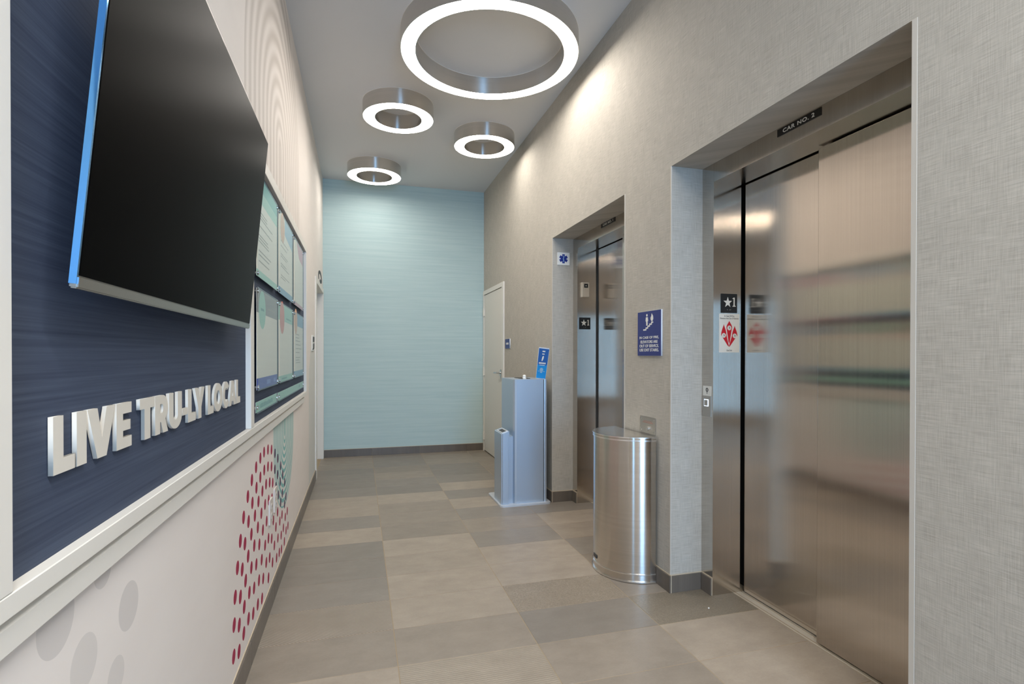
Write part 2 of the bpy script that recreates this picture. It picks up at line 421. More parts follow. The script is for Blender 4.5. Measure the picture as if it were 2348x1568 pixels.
kset(3, [-3, -2, -1], 'tile_light'); kset(3, [0], 'tile_speckle_dark'); kset(3, [1], 'tile_mid'); kset(3, [2], 'tile_mid'); kset(3, [3], 'tile_dark'); kset(3, [4, 5], 'tile_light'); kset(3, [6, 7], 'tile_dark'); kset(3, [8, 9, 10, 11, 12, 13, 14, 15], 'tile_mid')
G = .0018
tile_me = {}
for c in range(4):
    for r_ in range(-8, 16):
        y0 = 2.197 + .3035 * r_; y1 = min(y0 + .3035, D)
        if y1 - y0 < .02: continue
        w, d = xs[c + 1] - xs[c] - 2 * G, y1 - y0 - 2 * G
        key = (c, round(d, 3))
        if key not in tile_me:
            b = bx(-w / 2, w / 2, -d / 2, d / 2, -.009, 0); bmesh.ops.bevel(b, geom=[e for e in b.edges if all(v.co.z > -.001 for v in e.verts)], offset=.0008, segments=1, affect='EDGES')
            b.normal_update(); uvmap(b); me = bpy.data.meshes.new('tile'); b.to_mesh(me); b.free(); me.materials.append(M['tile_mid']); tile_me[key] = me
        o = bpy.data.objects.new('tile', tile_me[key]); COL.objects.link(o); o.parent = floor
        o.location = ((xs[c] + xs[c + 1]) / 2, (y0 + y1) / 2, 0)
        o.material_slots[0].link = 'OBJECT'
        o.material_slots[0].material = M[kinds.get((c, r_), random.choice(['tile_mid', 'tile_light', 'tile_mid']))]

# ------------------------------------------------------------------ ceiling and walls
bm = bmesh.new(); box(bm, -4.2, 2.06, -4.3, D + .1, H, H + .12)
structure(obj('ceiling', bm, M['ceiling']))
bm = bmesh.new()
box(bm, R, XS, -4.0, E2N, 0, H); box(bm, R, XS, E2N, E2F, SOF, H); box(bm, R, XS, E2F, E1N, 0, H); box(bm, R, XS, E1N, E1F, SOF, H)
box(bm, R, XS, E1F, 5.905, 0, H); box(bm, R, XS, 5.905, 6.885, 2.085, H); box(bm, R, XS, 6.885, D, 0, H)
box(bm, XS, 2.06, -4.0, E2N, 0, H); box(bm, XS, 2.06, E2F, E1N, 0, H); box(bm, XS, 2.06, E1F, D, 0, H); box(bm, XS, 2.06, E2N, E2F, 2.40, H); box(bm, XS, 2.06, E1N, E1F, 2.40, H)
wall_right = structure(obj('wall_right', bm, M['linen']))
bm = bmesh.new(); box(bm, -.62, 2.06, D, D + .1, 0, H)
structure(obj('wall_back', bm, M['teal_wall']))
D2N, D2F, D2T = 5.80, 6.865, 2.03
bm = bmesh.new()
box(bm, L - .165, L, .69, D2N, 0, H); box(bm, L - .165, L, D2N, D2F, D2T, H); box(bm, L - .165, L, D2F, D, 0, H)
wall_left = structure(obj('wall_left', bm, M['left_paper']))
# the lobby behind the camera
bm = bmesh.new(); box(bm, -4.2, -4.1, -4.0, .69, 0, H)
structure(obj('wall_lobby_side', bm, M['lobby_wall']))
bm = bmesh.new(); box(bm, -4.2, L - .165, .69, .8, 0, H)
structure(obj('wall_lobby_far', bm, M['lobby_wall']))
WINS = ((-2.95, -2.15, .15, 2.35), (.0, 1.25, .15, 2.85))  # first opening added for the TV edge's blue gleam
bm = bmesh.new()
xe = -4.2
for x0, x1, z0, z1 in WINS:
    box(bm, xe, x0, -4.1, -4.0, 0, H); box(bm, x0, x1, -4.1, -4.0, 0, z0); box(bm, x0, x1, -4.1, -4.0, z1, H); xe = x1
box(bm, xe, R + .4, -4.1, -4.0, 0, H)
structure(obj('wall_front', bm, M['lobby_wall']))
for i, (x0, x1, z0, z1) in enumerate(WINS):
    bm = bmesh.new()
    for x in (x0, x1 - .05): box(bm, x, x + .05, -4.08, -4.02, z0, z1)
    for z in (z0, z1 - .05): box(bm, x0, x1, -4.078, -4.022, z, z + .05)
    structure(obj('window_%d' % (i + 1), bm, M['steel_plate']))

# printed red dots of the left wall's paper
dots = [(2.098,.186),(2.105,.296),(2.122,.389),(2.161,.481),(2.211,.564),(2.27,.636),(2.352,.696),(2.436,.744),(2.531,.778),(2.634,.799),(2.732,.809),(2.843,.802),(2.952,.783),(3.065,.743),(3.168,.697),(3.278,.634),(3.361,.566),(3.447,.501),(3.5,.402),(3.562,.294),(3.593,.193),(2.184,.158),(2.188,.255),(2.209,.352),(2.243,.443),(2.294,.525),(2.365,.591),(2.446,.645),(2.538,.687),(2.633,.712),(2.736,.723),(2.842,.718),(2.951,.696),(3.064,.659),(3.16,.609),(3.257,.548),(3.345,.46),(3.439,.37),(3.468,.285),(3.505,.191),(3.429,.149),(2.269,.183),(2.279,.282),(2.306,.374),(2.356,.453),(2.423,.52),(2.502,.575),(2.586,.614),(2.685,.636),(2.787,.644),(2.892,.628),(2.989,.604),(3.099,.557),(3.191,.489),(3.276,.424),(3.33,.339),(3.386,.244),(3.294,.231),(3.22,.158),(2.361,.196),(2.379,.295),(2.422,.381),(2.486,.451),(2.569,.503),(2.658,.54),(2.757,.554),(2.86,.548),(2.961,.53),(3.158,.404),(3.241,.328),(3.169,.256),(3.119,.165),(3.307,.146),(2.46,.171),(2.48,.271),(2.531,.353),(2.605,.415),(2.696,.451),(2.8,.461),(3.009,.402),(3.096,.34),(3.042,.259),(2.979,.192),(2.565,.162),(2.595,.257),(2.664,.324),(2.756,.359),(2.853,.36),(2.953,.325),(2.888,.251),(2.671,.141),(2.703,.221),(2.788,.264),(2.851,.164)]
bm = bmesh.new()
for y, z in dots:
    n0 = len(bm.faces); prism(bm, circle(y, z, .0258, 16), (L, 0, 0), (0, 1, 0), (0, 0, 1), (1, 0, 0), 0, .0004)
    inside = math.hypot(y - 3.45, max(.80 - z, 0)) < .44
    bm.faces.ensure_lookup_table()
    for f in bm.faces[n0:]: f.material_index = 1 if inside else 0
obj('dot_print', bm, [M['maroon'], M['plum']], wall_left)

# baseboards: a bed of mortar carrying separate tile strips
def baseboard(name, runs, h):
    """runs: (axis, fixed, normal sign, a0, a1, joints)"""
    bm = bmesh.new()
    for ax, fx, sg, a0, a1, js in runs:
        lo, hi = sorted((fx, fx + sg * .004))
        (box(bm, lo, hi, a0, a1, 0, h + .004) if ax == 'x' else box(bm, a0, a1, lo, hi, 0, h + .004))
    root = structure(obj(name, bm, M['caulk']))
    for ax, fx, sg, a0, a1, js in runs:
        cuts = [a0] + [j for j in js if a0 + .02 < j < a1 - .02] + [a1]
        for p, q in zip(cuts, cuts[1:]):
            lo, hi = sorted((fx + sg * .0005, fx + sg * .011)); p2, q2 = p + .0012, q - .0012
            b = bx(lo, hi, p2, q2, .0, h, .0008) if ax == 'x' else bx(p2, q2, lo, hi, .0, h, .0008)
            obj('base_tile', b, M['base_tile'], root)
    return root
baseboard('baseboard_left', [('x', L, 1, .70, 5.70, [1.16 + .603 * i for i in range(9)])], .10)
baseboard('baseboard_back', [('y', D, -1, L + .012, R - .012, [.1498, .7515, 1.3555])], .092)
baseboard('baseboard_right', [('x', R, -1, .2, E2N, [.6]), ('x', R, -1, E2F - .012, E1N + .012, [2.7]), ('x', R, -1, E1F - .012, 5.86, [4.9, 5.5]),
    ('y', E2F, -1, R, XS, []), ('y', E1F, -1, R, XS, []), ('x', XS, -1, E2F - .094, E2F - .012, []), ('x', XS, -1, E1F - .094, E1F - .012, [])], .09)

# slim corner guards on the recess corners
def corner(name, y, s, w):
    bm = bmesh.new(); box(bm, R - .0015, R, min(y, y - s * w), max(y, y - s * w), .09, SOF); box(bm, R - .0015, R + w * .4, min(y, y + s * .0012), max(y, y + s * .0012), .09, SOF)
    structure(obj(name, bm, M['corner']))
corner('trim_1', E2N, 1, .015); corner('trim_2', E2F, -1, .007); corner('trim_3', E1N, 1, .012); corner('trim_4', E1F, -1, .007)

# ------------------------------------------------------------------ doors of the far end
d1 = structure(thing('door_1', 'white', 'door', (R, 6.4, 0)))
del d1['category']; d1['label'] = 'white flush door with lever handle at the far end of the right wall'
bm = bmesh.new()
box(bm, R - .014, R + .10, 5.865, 5.945, 0, 2.115); box(bm, R - .014, R + .10, 6.862, 6.906, 0, 2.115); box(bm, R - .014, R + .10, 5.945, 6.862, 2.063, 2.115)
obj('door_frame', bm, M['white_paint'], d1)
leaf = obj('door_leaf', bx(R - .006, R + .035, 5.951, 6.857, .012, 2.056, .002), M['door_paint'], d1)
bm = bmesh.new(); prism(bm, rrect(-.032, .032, -.032, .032, .006), (R - .006, 6.0, 1.062), (0, -1, 0), (0, 0, 1), (-1, 0, 0), 0, .009)
rod(bm, (R - .012, 6.0, 1.062), (R - .062, 6.0, 1.062), .011); rod(bm, (R - .058, 5.992, 1.062), (R - .058, 6.125, 1.058), .0095); box(bm, R - .014, R - .006, 5.975, 6.005, .985, 1.10)
obj('lever_handle', bm, M['chrome'], leaf, True)
for z in (.20, 1.05, 1.835):
    bm = bmesh.new(); rod(bm, (R - .016, 6.862, z - .055), (R - .016, 6.862, z + .055), .009, 10); box(bm, R - .016, R - .0065, 6.83, 6.86, z - .05, z + .05)
    obj('hinge', bm, M['white_paint'], d1)
obj('door_jamb', bx(R + .036, R + .09, 5.946, 6.861, .0, 2.062), M['black'], d1)  # black sheet; the dark gap round the leaf put in as colour

d2 = structure(thing('door_2', 'x', 'door', (L, 6.3, 0)))
del d2['category']; d2['label'] = 'white doorway with deep frame at the far end of the left wall'
bm = bmesh.new()
box(bm, L - .165, L + .012, D2N - .09, D2N + .02, 0, D2T + .04); box(bm, L - .165, L + .012, D2F - .02, D2F + .035, 0, D2T + .04); box(bm, L - .165, L + .012, D2N + .02, D2F - .02, D2T - .015, D2T + .04)
obj('door_frame', bm, M['white_paint'], d2)
obj('door_leaf', bx(L - .155, L - .115, D2N + .022, D2F - .022, .01, D2T - .017, .002), M['door_paint'], d2)

# ------------------------------------------------------------------ elevators
def elevator(label, yf, yn):
    e = thing('elevator', label, 'elevator', (1.93, (yf + yn) / 2, 0), 'elevators in the right wall')
    st, sd = M['steel_frame'], M['steel_door']
    a, b = yf - .095, yn + .095; ym = b + .566
    bm = bmesh.new(); box(bm, XS, 1.962, a, yf - .0005, 0.0005, SOF - .0005); obj('jamb', bm, st, e)
    bm = bmesh.new(); box(bm, XS, 1.962, yn + .0005, b, 0.0005, SOF - .0005); obj('jamb', bm, st, e)
    bm = bmesh.new(); box(bm, XS, 1.962, b + .0005, a - .0005, 2.181, SOF - .0005); obj('header', bm, st, e)
    obj('door_panel', bx(1.976, 2.004, ym - .03, a - .014, .007, 2.30, .0015), sd, e)['label'] = 'rear sliding steel door panel'
    obj('door_panel', bx(1.932, 1.958, b + .003, ym, .008, 2.174, .002, 2), sd, e)['label'] = 'front sliding steel door panel'
    bm = bmesh.new(); box(bm, 1.9205, 2.02, b + .001, a - .001, -.02, -.006)
    for p, q in ((1.9205, 1.929), (1.937, 1.967), (1.974, 2.02)): box(bm, p, q, b + .001, a - .001, -.006, .0015)
    obj('sill', bm, M['alu'], e)
    bm = bmesh.new(); box(bm, 2.03, 2.05, yn + .002, yf - .002, .002, 2.39); box(bm, 1.963, 2.03, b + .001, a - .001, 2.32, 2.39)
    obj('shaft_lining', bm, M['black'], e)  # black sheet standing for the shade behind the door gaps
    return e
elevator('nearer steel elevator with two sliding panels and plate reading CAR NO. 2', E2F, E2N)
elevator('farther steel elevator behind the half-round bin, plate reading CAR NO. 1', E1F, E1N)

# ------------------------------------------------------------------ signs on the elevators
def car_plate(no, y, z, w, label):
    p = thing('car_plate', label, 'sign', (XS, y, z), 'black car number plates')
    flat('plate', [rrect(-w / 2, w / 2, -.0165, .0165, .0015)], (XS, y, z), RIGHT, .002, M['black_gloss'], p)
    words('lettering', 'CAR NO. %d' % no, (XS, y, z), RIGHT, w * .72, .0175, M['white_ink'], p, off=.002, bold=.022, spacing=1.15)
car_plate(2, 1.829, 2.2555, .234, 'black plate reading CAR NO. 2 on the nearer elevator header')
car_plate(1, 3.62, 2.262, .234, 'black plate reading CAR NO. 1 on the farther elevator header')

STAR = [(math.sin(PI * i / 5) * (1 if i % 2 == 0 else .40), math.cos(PI * i / 5) * (1 if i % 2 == 0 else .40)) for i in range(10)]
ONE = [(-.30, -1), (.30, -1), (.30, -.84), (.12, -.80), (.12, 1), (-.08, 1), (-.32, .82), (-.32, .70), (-.10, .76), (-.10, -.80), (-.30, -.84)]
def star_plate(y, x0, x1, z0, z1, label):
    w, h = x1 - x0, z1 - z0; c = ((x0 + x1) / 2, y, (z0 + z1) / 2)
    p = thing('floor_plate', label, 'sign', c, 'black floor marker plates')
    flat('plate', [rrect(-w / 2, w / 2, -h / 2, h / 2, .002)], c, FRONT, .0025, M['black_gloss'], p)
    flat('star', [[(a * w * .27, b * w * .29) for a, b in STAR]], (c[0] - w * .09, y, c[2] + h * .04), FRONT, .0012, M['white_ink'], p, off=.0025)
    flat('numeral', [[(a * w * .30, b * h * .235) for a, b in ONE]], (c[0] + w * .30, y, c[2] + h * .07), FRONT, .0012, M['white_ink'], p, off=.0025)
    bm = bmesh.new()
    for dx, dz in ((-.12, -.32), (-.10, -.345), (.02, -.33), (.06, -.33), (.10, -.33), (.04, -.355)):
        bmesh.ops.create_uvsphere(bm, u_segments=8, v_segments=5, radius=.0016, matrix=Matrix.Translation((c[0] + dx * w, y - .003, c[2] + dz * h)))
    obj('braille', bm, M['slate'], p)
star_plate(2.388, 1.8355, 1.9365, 1.4945, 1.596, 'black star 1 plate above the red flame sticker, nearer elevator')
star_plate(4.199, 1.8055, 1.9095, 1.4905, 1.592, 'black star 1 plate on the farther elevator frame, no sticker below')

# red flame sticker
c = (1.889, 2.388, 1.387)
p = thing('fire_sticker', 'white sticker with three red flames under the star 1 plate', 'sticker', c)
flat('paper', [rrect(-.0635, .0635, -.1025, .1025, .003)], c, FRONT, .0007, M['white_ink'], p)
def flame(cx, top, mid, bot_x, bot, w):
    P = []
    for i in range(9):
        t = i / 8; P.append((cx + w * math.sin(t * PI / 2) ** 1.3, top + (mid - top) * t))
    for i in range(1, 9):
        t = i / 8; P.append((cx + w + (bot_x - cx - w) * t, mid + (bot - mid) * t))
    for i in range(7, 0, -1):
        t = i / 8; P.append((cx - w + (bot_x - .004 - cx + w) * t, mid + (bot - mid) * t))
    for i in range(8, 0, -1):
        t = i / 8; P.append((cx - w * math.sin(t * PI / 2) ** 1.3, top + (mid - top) * t))
    return P
for cx, tp, md, bxx, bt, w in ((-.0005, .066, .030, .001, -.056, .0175), (-.0345, .048, -.010, -.001, -.073, .0165), (.0335, .040, -.012, .001, -.073, .0165)):
    f = flat('flame', [flame(cx, tp, md, bxx, bt, w)], c, FRONT, .0004, M['red'], p, off=.0007)
    flat('badge', [circle(cx, md - .002, .0125, 20)], c, FRONT, .0003, M['white_ink'], f, off=.0011)
    flat('pictogram', [[(cx - .004, md - .010), (cx, md - .002), (cx - .002, md + .007), (cx + .003, md + .002), (cx + .006, md - .008), (cx + .001, md - .003)]], c, FRONT, .0003, M['charcoal'], f, off=.0014)
words('lettering', 'In Case Of Fire', (c[0], c[1], c[2] + .091), FRONT, .062, .0085, M['black_gloss'], p, .0003, .0007, .01)
words('lettering', 'Elevators Are Out Of Service', (c[0], c[1], c[2] + .0785), FRONT, .115, .0085, M['black_gloss'], p, .0003, .0007, .01)
words('lettering', 'Use Exit', (c[0], c[1], c[2] - .091), FRONT, .034, .0085, M['black_gloss'], p, .0003, .0007, .01)

# medical sign on the far recess side
c = (1.697, E1F, 2.103)
p = thing('medical_sign', 'small white sign with blue six-armed medical star, farther elevator recess', 'sign', c)
flat('plate', [rrect(-.056, .056, -.054, .054, .003)], c, FRONT, .006, M['white_plastic'], p)
S6 = []
for k in range(6):
    a = math.radians(90 - 60 * k); ux, uy = math.cos(a), math.sin(a); px, py = uy, -ux
    w, Lg = .0118, .039
    S6 += [(ux * .0205 - px * w, uy * .0205 - py * w), (ux * Lg - px * w, uy * Lg - py * w), (ux * Lg + px * w, uy * Lg + py * w), (ux * .0205 + px * w, uy * .0205 + py * w)]
flat('star', [S6], c, FRONT, .0006, M['med_blue'], p, off=.006)
flat('staff', [[(-.003, .028), (.003, .028), (.006, .012), (.001, .002), (.006, -.012), (.002, -.028), (-.003, -.028), (-.002, -.012), (-.006, .0), (-.001, .012)]], c, FRONT, .0004, M['blue_pale'], p, off=.0066)

# hall lantern of the farther elevator
c = (1.857, 4.199, 1.827)
p = thing('hall_lantern', 'small steel arrival indicator box with black display, farther elevator frame', 'indicator', c)
obj('housing', bx(1.8225, 1.8915, 4.178, 4.1985, 1.7640, 1.8910, .003, 2), M['alu'], p)
flat('display', [rect(-.018, .018, -.017, .017)], (1.8605, 4.178, 1.862), FRONT, .0006, M['black_gloss'], p)
flat('arrow', [[(-.007, -.004), (.007, -.004), (0, .006)]], (1.8605, 4.1774, 1.862), FRONT, .0003, M['white_ink'], p)

# call button of the nearer elevator
c = (XS, 2.437, 1.025)
p = thing('call_station', 'steel call plate with one square button below a white card', 'call button', c)
bm = bmesh.new(); prism(bm, rect(-.034, .034, -.083, .026), c, (0, -1, 0), (0, 0, 1), (-1, 0, 0), 0, .004); obj('plate', bm, M['steel_plate'], p)
flat('halo', [rect(-.020, .016, -.028, .009), rect(-.0165, .0125, -.0245, .0055)], c, RIGHT, .0012, M['ring_lit'], p, off=.004)
flat('button', [rect(-.0165, .0125, -.0245, .0055)], c, RIGHT, .003, M['steel_plate'], p, off=.004)
c = (XS, 2.437, 1.0785)
p = thing('notice_card', 'white card with small dark emblem above the call plate', 'card', c)
flat('card', [rect(-.035, .035, -.0265, .0265)], c, RIGHT, .001, M['white_ink'], p)
flat('emblem', [circle(.0, .006, .011, 16), circle(.0, .006, .006, 16)], c, RIGHT, .0004, M['charcoal'], p, off=.001)
flat('emblem', [circle(.0, .006, .003, 10)], c, RIGHT, .0004, M['charcoal'], p, off=.001)
flat('emblem', [rect(-.002, .002, -.015, -.005)], c, RIGHT, .0004, M['charcoal'], p, off=.001)

# ------------------------------------------------------------------ right wall fittings
c = (R, 2.694, 1.394)
p = thing('fire_sign', 'navy wall sign reading in case of fire, above the half-round bin', 'sign', c)
flat('plate', [rect(-.127, .127, -.128, .128)], c, RIGHT, .008, M['sign_edge'], p)
flat('face', [rect(-.1265, .1265, -.1275, .1275)], c, RIGHT, .0006, M['navy_sign'], p, off=.008)
for i, s in enumerate(('IN CASE OF FIRE,', 'ELEVATORS ARE', 'OUT OF SERVICE.', 'USE EXIT STAIRS.')):
    words('lettering', s, (c[0], c[1], c[2] - .024 - .0235 * i), RIGHT, .208 if i != 1 else .185, .0165, M['white_ink'], p, off=.0086, bold=.012)
stairs = [(-.062, .018), (-.062, .026), (-.036, .026), (-.036, .036), (-.016, .036), (-.016, .046), (.004, .046), (.004, .056), (.024, .056), (.024, .066), (.046, .066), (.046, .058), (.032, .058), (.032, .048), (.012, .048), (.012, .038), (-.008, .038), (-.008, .028), (-.028, .028), (-.028, .018)]
flat('stairs', [stairs], c, RIGHT, .0006, M['white_ink'], p, off=.0086)
flat('figure', [circle(-.022, .105, .0075, 14), [(-.033, .094), (-.012, .094), (-.008, .072), (-.014, .070), (-.013, .050), (-.029, .044), (-.030, .068), (-.036, .072)]], c, RIGHT, .0006, M['white_ink'], p, off=.0086)
flat('flame', [[(.030, .113), (.044, .098), (.047, .082), (.038, .068), (.026, .070), (.018, .080), (.019, .090), (.026, .098)]], c, RIGHT, .0006, M['white_ink'], p, off=.0086)

c = (R, 2.715, .867)
p = thing('key_switch_plate', 'square steel key switch plate on the wall just above the bin', 'switch plate', c)
flat('plate', [rrect(-.086, .086, -.048, .048, .004)], c, RIGHT, .003, M['steel_plate'], p)
bm = bmesh.new(); rod(bm, (R - .003, 2.708, .848), (R - .012, 2.708, .848), .012, 20); obj('key_cylinder', bm, M['chrome'], p, True)
for dy in (-.07, .07):
    for dz in (-.032, .036):
        bm = bmesh.new(); rod(bm, (R - .003, c[1] + dy, c[2] + dz), (R - .0045, c[1] + dy, c[2] + dz), .0045, 12); obj('screw', bm, M['chrome'], p)
flat('red_print', [rect(-.055, .060, .012, .015), rect(-.045, .050, .020, .0225)], c, RIGHT, .0003, plain('faded_red_print', srgb(170, 110, 92), .5), p, off=.003)

c = (R, 5.712, 1.396)
p = thing('room_sign', 'small navy sign with white print beside the white door', 'sign', c)
flat('plate', [rect(-.095, .095, -.054, .054)], c, RIGHT, .008, M['sign_edge'], p)
flat('face', [rect(-.094, .094, -.053, .053)], c, RIGHT, .0006, M['navy_sign'], p, off=.008)
flat('print', [rect(-.05 + .021 * i, -.036 + .021 * i, -.010, .012) for i in range(5)], c, RIGHT, .0005, M['white_ink'], p, off=.0086)

# ------------------------------------------------------------------ umbrella bag stand
p = thing('umbrella_bag_stand', 'tall silver umbrella bag stand with a lower slotted box', 'dispenser', (1.36, 4.45, 0))
bm = bmesh.new(); prism(bm, rrect(1.125, 1.575, 4.245, 4.70, .035, 5), (0, 0, 0), (1, 0, 0), (0, 1, 0), (0, 0, 1), 0, .014); obj('base_plate', bm, M['silver_light'], p, True)
body = [(1.2483, 4.305), (1.2600, 4.290), (1.275, 4.283), (1.513, 4.283), (1.513, 4.69), (1.262, 4.69), (1.2483, 4.675)]
bm = bmesh.new(); prism(bm, body, (0, 0, 0), (1, 0, 0), (0, 1, 0), (0, 0, 1), .014, 1.063); obj('tall_body', bm, M['silver_paint'], p)
bm = bmesh.new(); prism(bm, rrect(1.518, 1.545, 4.283, 4.69, .008, 3), (0, 0, 0), (1, 0, 0), (0, 1, 0), (0, 0, 1), .014, 1.063); obj('back_cover', bm, M['silver_paint'], p)
obj('seam', bx(1.511, 1.520, 4.290, 4.68, .02, 1.058), M['black'], p)
bm = bmesh.new()
pr = [(1.142, .014), (1.210, .014), (1.210, .628), (1.142, .606)]
A = [bm.verts.new((x, 4.276, z)) for x, z in pr]; B = [bm.verts.new((x, 4.535, z)) for x, z in pr]
bm.faces.new(A); bm.faces.new(B[::-1])
for i in range(4): bm.faces.new((A[(i + 1) % 4], A[i], B[i], B[(i + 1) % 4]))
bmesh.ops.recalc_face_normals(bm, faces=bm.faces[:])
bmesh.ops.bevel(bm, geom=[e for e in bm.edges if abs(e.verts[0].co.z - e.verts[1].co.z) > .3], offset=.010, segments=3, affect='EDGES')
low = obj('low_box', bm, M['silver_paint'], p)
def zt(x): return .606 + (x - 1.142) * .022 / .068
bm = bmesh.new()
for (x0, x1, y0, y1) in ((1.150, 1.202, 4.300, 4.312), (1.150, 1.202, 4.470, 4.482), (1.150, 1.158, 4.312, 4.470), (1.194, 1.202, 4.312, 4.470)):
    q = [bm.verts.new((x, y, zt(x) + dz)) for dz in (-.002, .006) for x, y in ((x0, y0), (x1, y0), (x1, y1), (x0, y1))]
    for a in ((3, 2, 1, 0), (4, 5, 6, 7), (0, 1, 5, 4), (1, 2, 6, 5), (2, 3, 7, 6), (3, 0, 4, 7)): bm.faces.new([q[i] for i in a])
obj('slot_frame', bm, M['silver_light'], low)
bm = bmesh.new(); q = [bm.verts.new((x, y, zt(x) + .001)) for x, y in ((1.158, 4.312), (1.194, 4.312), (1.194, 4.470), (1.158, 4.470))]; bm.faces.new(q)
obj('slot', bm, M['charcoal'], low)
obj('link_panel', bx(1.210, 1.2483, 4.31, 4.53, .014, .58), M['silver_paint'], p)
bm = bmesh.new(); lathe(bm, [(0, 0), (.017, 0), (.017, .008), (.013, .012), (.015, .026), (.010, .034), (0, .036)], (1.378, 4.40, 1.063), 18, closed=False); obj('knob', bm, M['white_plastic'], p, True)
obj('top_slot', bx(1.345, 1.43, 4.39, 4.60, 1.063, 1.067), M['black_gloss'], p)
# header sign standing on the stand
up_ = Vector((.10, -.06, 1)).normalized(); uu = Vector((1, 0, -.10)).normalized(); nn = uu.cross(up_); nn.normalize(); nn = -nn if nn.y > 0 else nn
SG = dict(u=uu, v=up_, n=nn)
c = Vector((1.508, 4.345, 1.0655))
sg = obj('sign', lay(loops_mesh([[(-.044, 0), (.044, 0), (.050, .262), (.044, .270), (-.042, .270), (-.048, .262)]], .004), c, uu, up_, nn, .004), M['sign_edge'], p)
def sp(name, loops, mat, off=.004): return flat(name, loops, c, SG, .0004, mat, sg, off)
sp('sign_face', [[(-.0425, .003), (.0425, .003), (.0445, .12), (-.0435, .12)]], M['sign_cyan']); sp('sign_face', [[(-.0435, .12), (.0445, .12), (.0485, .26), (-.046, .262)]], M['sign_blue'])
sp('print', [rect(-.012, .014, .232, .243), rect(-.012, .010, .210, .218)], M['white_ink'], .0045)
sp('umbrella_picture', [[(-.012, .155), (-.004, .152), (.005, .176), (.006, .194), (.0, .200), (-.008, .188)]], M['white_ink'], .0045)
sp('print', [rect(-.032 + .0125 * i, -.0215 + .0125 * i, .128, .141) for i in range(5)] + [rect(-.026, .022, .115, .119)], M['white_ink'], .0045)
sp('picture', [circle(-.003, .078, .016, 16), [(-.012, .050), (.006, .050), (.008, .066), (-.014, .066)], rect(-.034, -.018, .062, .066), rect(.012, .030, .062, .066)], M['blue_pale'], .0045)

# ------------------------------------------------------------------ half-round waste bin
p = thing('waste_bin', 'half-round brushed steel waste bin against the wall between the elevators', 'bin', (1.585, 2.85, 0))
BC = (1.585, 2.85, 0)
def half(r, z0, z1, bev=0.0):
    bm = bmesh.new(); pts = [(r * math.cos(math.radians(90 + 180 * i / 56)), r * math.sin(math.radians(90 + 180 * i / 56))) for i in range(57)]
    prism(bm, pts, BC, (1, 0, 0), (0, 1, 0), (0, 0, 1), z0, z1); return bm
obj('body', half(.243, .048, .792), M['steel_can'], p, True)
bs = obj('base', half(.244, .004, .048), M['steel_can'], p, True)
obj('lip', half(.2475, .045, .050), M['bright_lip'], bs, True); obj('lip', half(.250, .003, .010), M['bright_lip'], bs, True)
ld = obj('lid', half(.246, .797, .811), M['steel_can'], p, True)
obj('lip', half(.2485, .8075, .8125), M['bright_lip'], ld, True); obj('lip', half(.2475, .790, .797), M['bright_lip'], ld, True)
bm = bmesh.new(); a = math.radians(174); cx, cy = BC[0] + .243 * math.cos(a), BC[1] + .243 * math.sin(a); tu = Vector((-math.sin(a), math.cos(a), 0)); nv = Vector((math.cos(a), math.sin(a), 0))
prism(bm, rrect(-.026, .026, -.010, .010, .004), (cx, cy, .082), -tu, (0, 0, 1), nv, -.002, .0025); obj('badge', bm, M['black_gloss'], p)

bm = bmesh.new(); bmesh.ops.create_icosphere(bm, subdivisions=2, radius=.004, matrix=Matrix.Translation((1.6815, 2.2717, .0025)))
for v in bm.verts: v.co.z = max(0.0003, v.co.z)
tag(obj('crumb', bm, M['white_plastic']), 'tiny white crumb on the speckled tile before the nearer elevator', 'crumb')

# ------------------------------------------------------------------ ring lamps
def ring_lamp(label, x, y, ro, ri, seg, group=None):
    t = thing('ring_lamp', label, 'ceiling light', (x, y, H), group)
    c = (x, y, H); z0, z1 = -.128, -.004
    bm = bmesh.new(); lathe(bm, [(ro, z0), (ro, z1), (ri, z1), (ri, z0), (ri + .004, z0), (ri + .004, z0 + .012), (ro - .004, z0 + .012), (ro - .004, z0)], c, seg)
    obj('housing', bm, M['steel_lamp'], t, True)
    bm = bmesh.new(); lathe(bm, [(ro - .0045, z0 + .001), (ro - .0045, z0 + .010), (ri + .0045, z0 + .010), (ri + .0045, z0 + .001)], c, seg)
    obj('diffuser', bm, M['diffuser_large' if ro > .5 else 'diffuser'], t, True)
    bm = bmesh.new(); lathe(bm, [(ro + .001, z1), (ro + .001, z1 + .0035), (ri - .001, z1 + .0035), (ri - .001, z1)], c, seg)
    obj('mounting_trim', bm, M['white_plastic'], t, True)  # white flange standing for the thin line of light under the ceiling
    return t
ring_lamp('very large round ring lamp, nearest on the ceiling', .862, 3.545, .603, .503, 128)
ring_lamp('small ring lamp just beyond and left of the large ring', .325, 4.692, .300, .196, 80, 'small ring lamps')
ring_lamp('small ring lamp close to the linen wall with elevators', 1.180, 5.092, .296, .194, 80, 'small ring lamps')
ring_lamp('small ring lamp nearest the teal end wall', .165, 6.285, .299, .196, 80, 'small ring lamps')

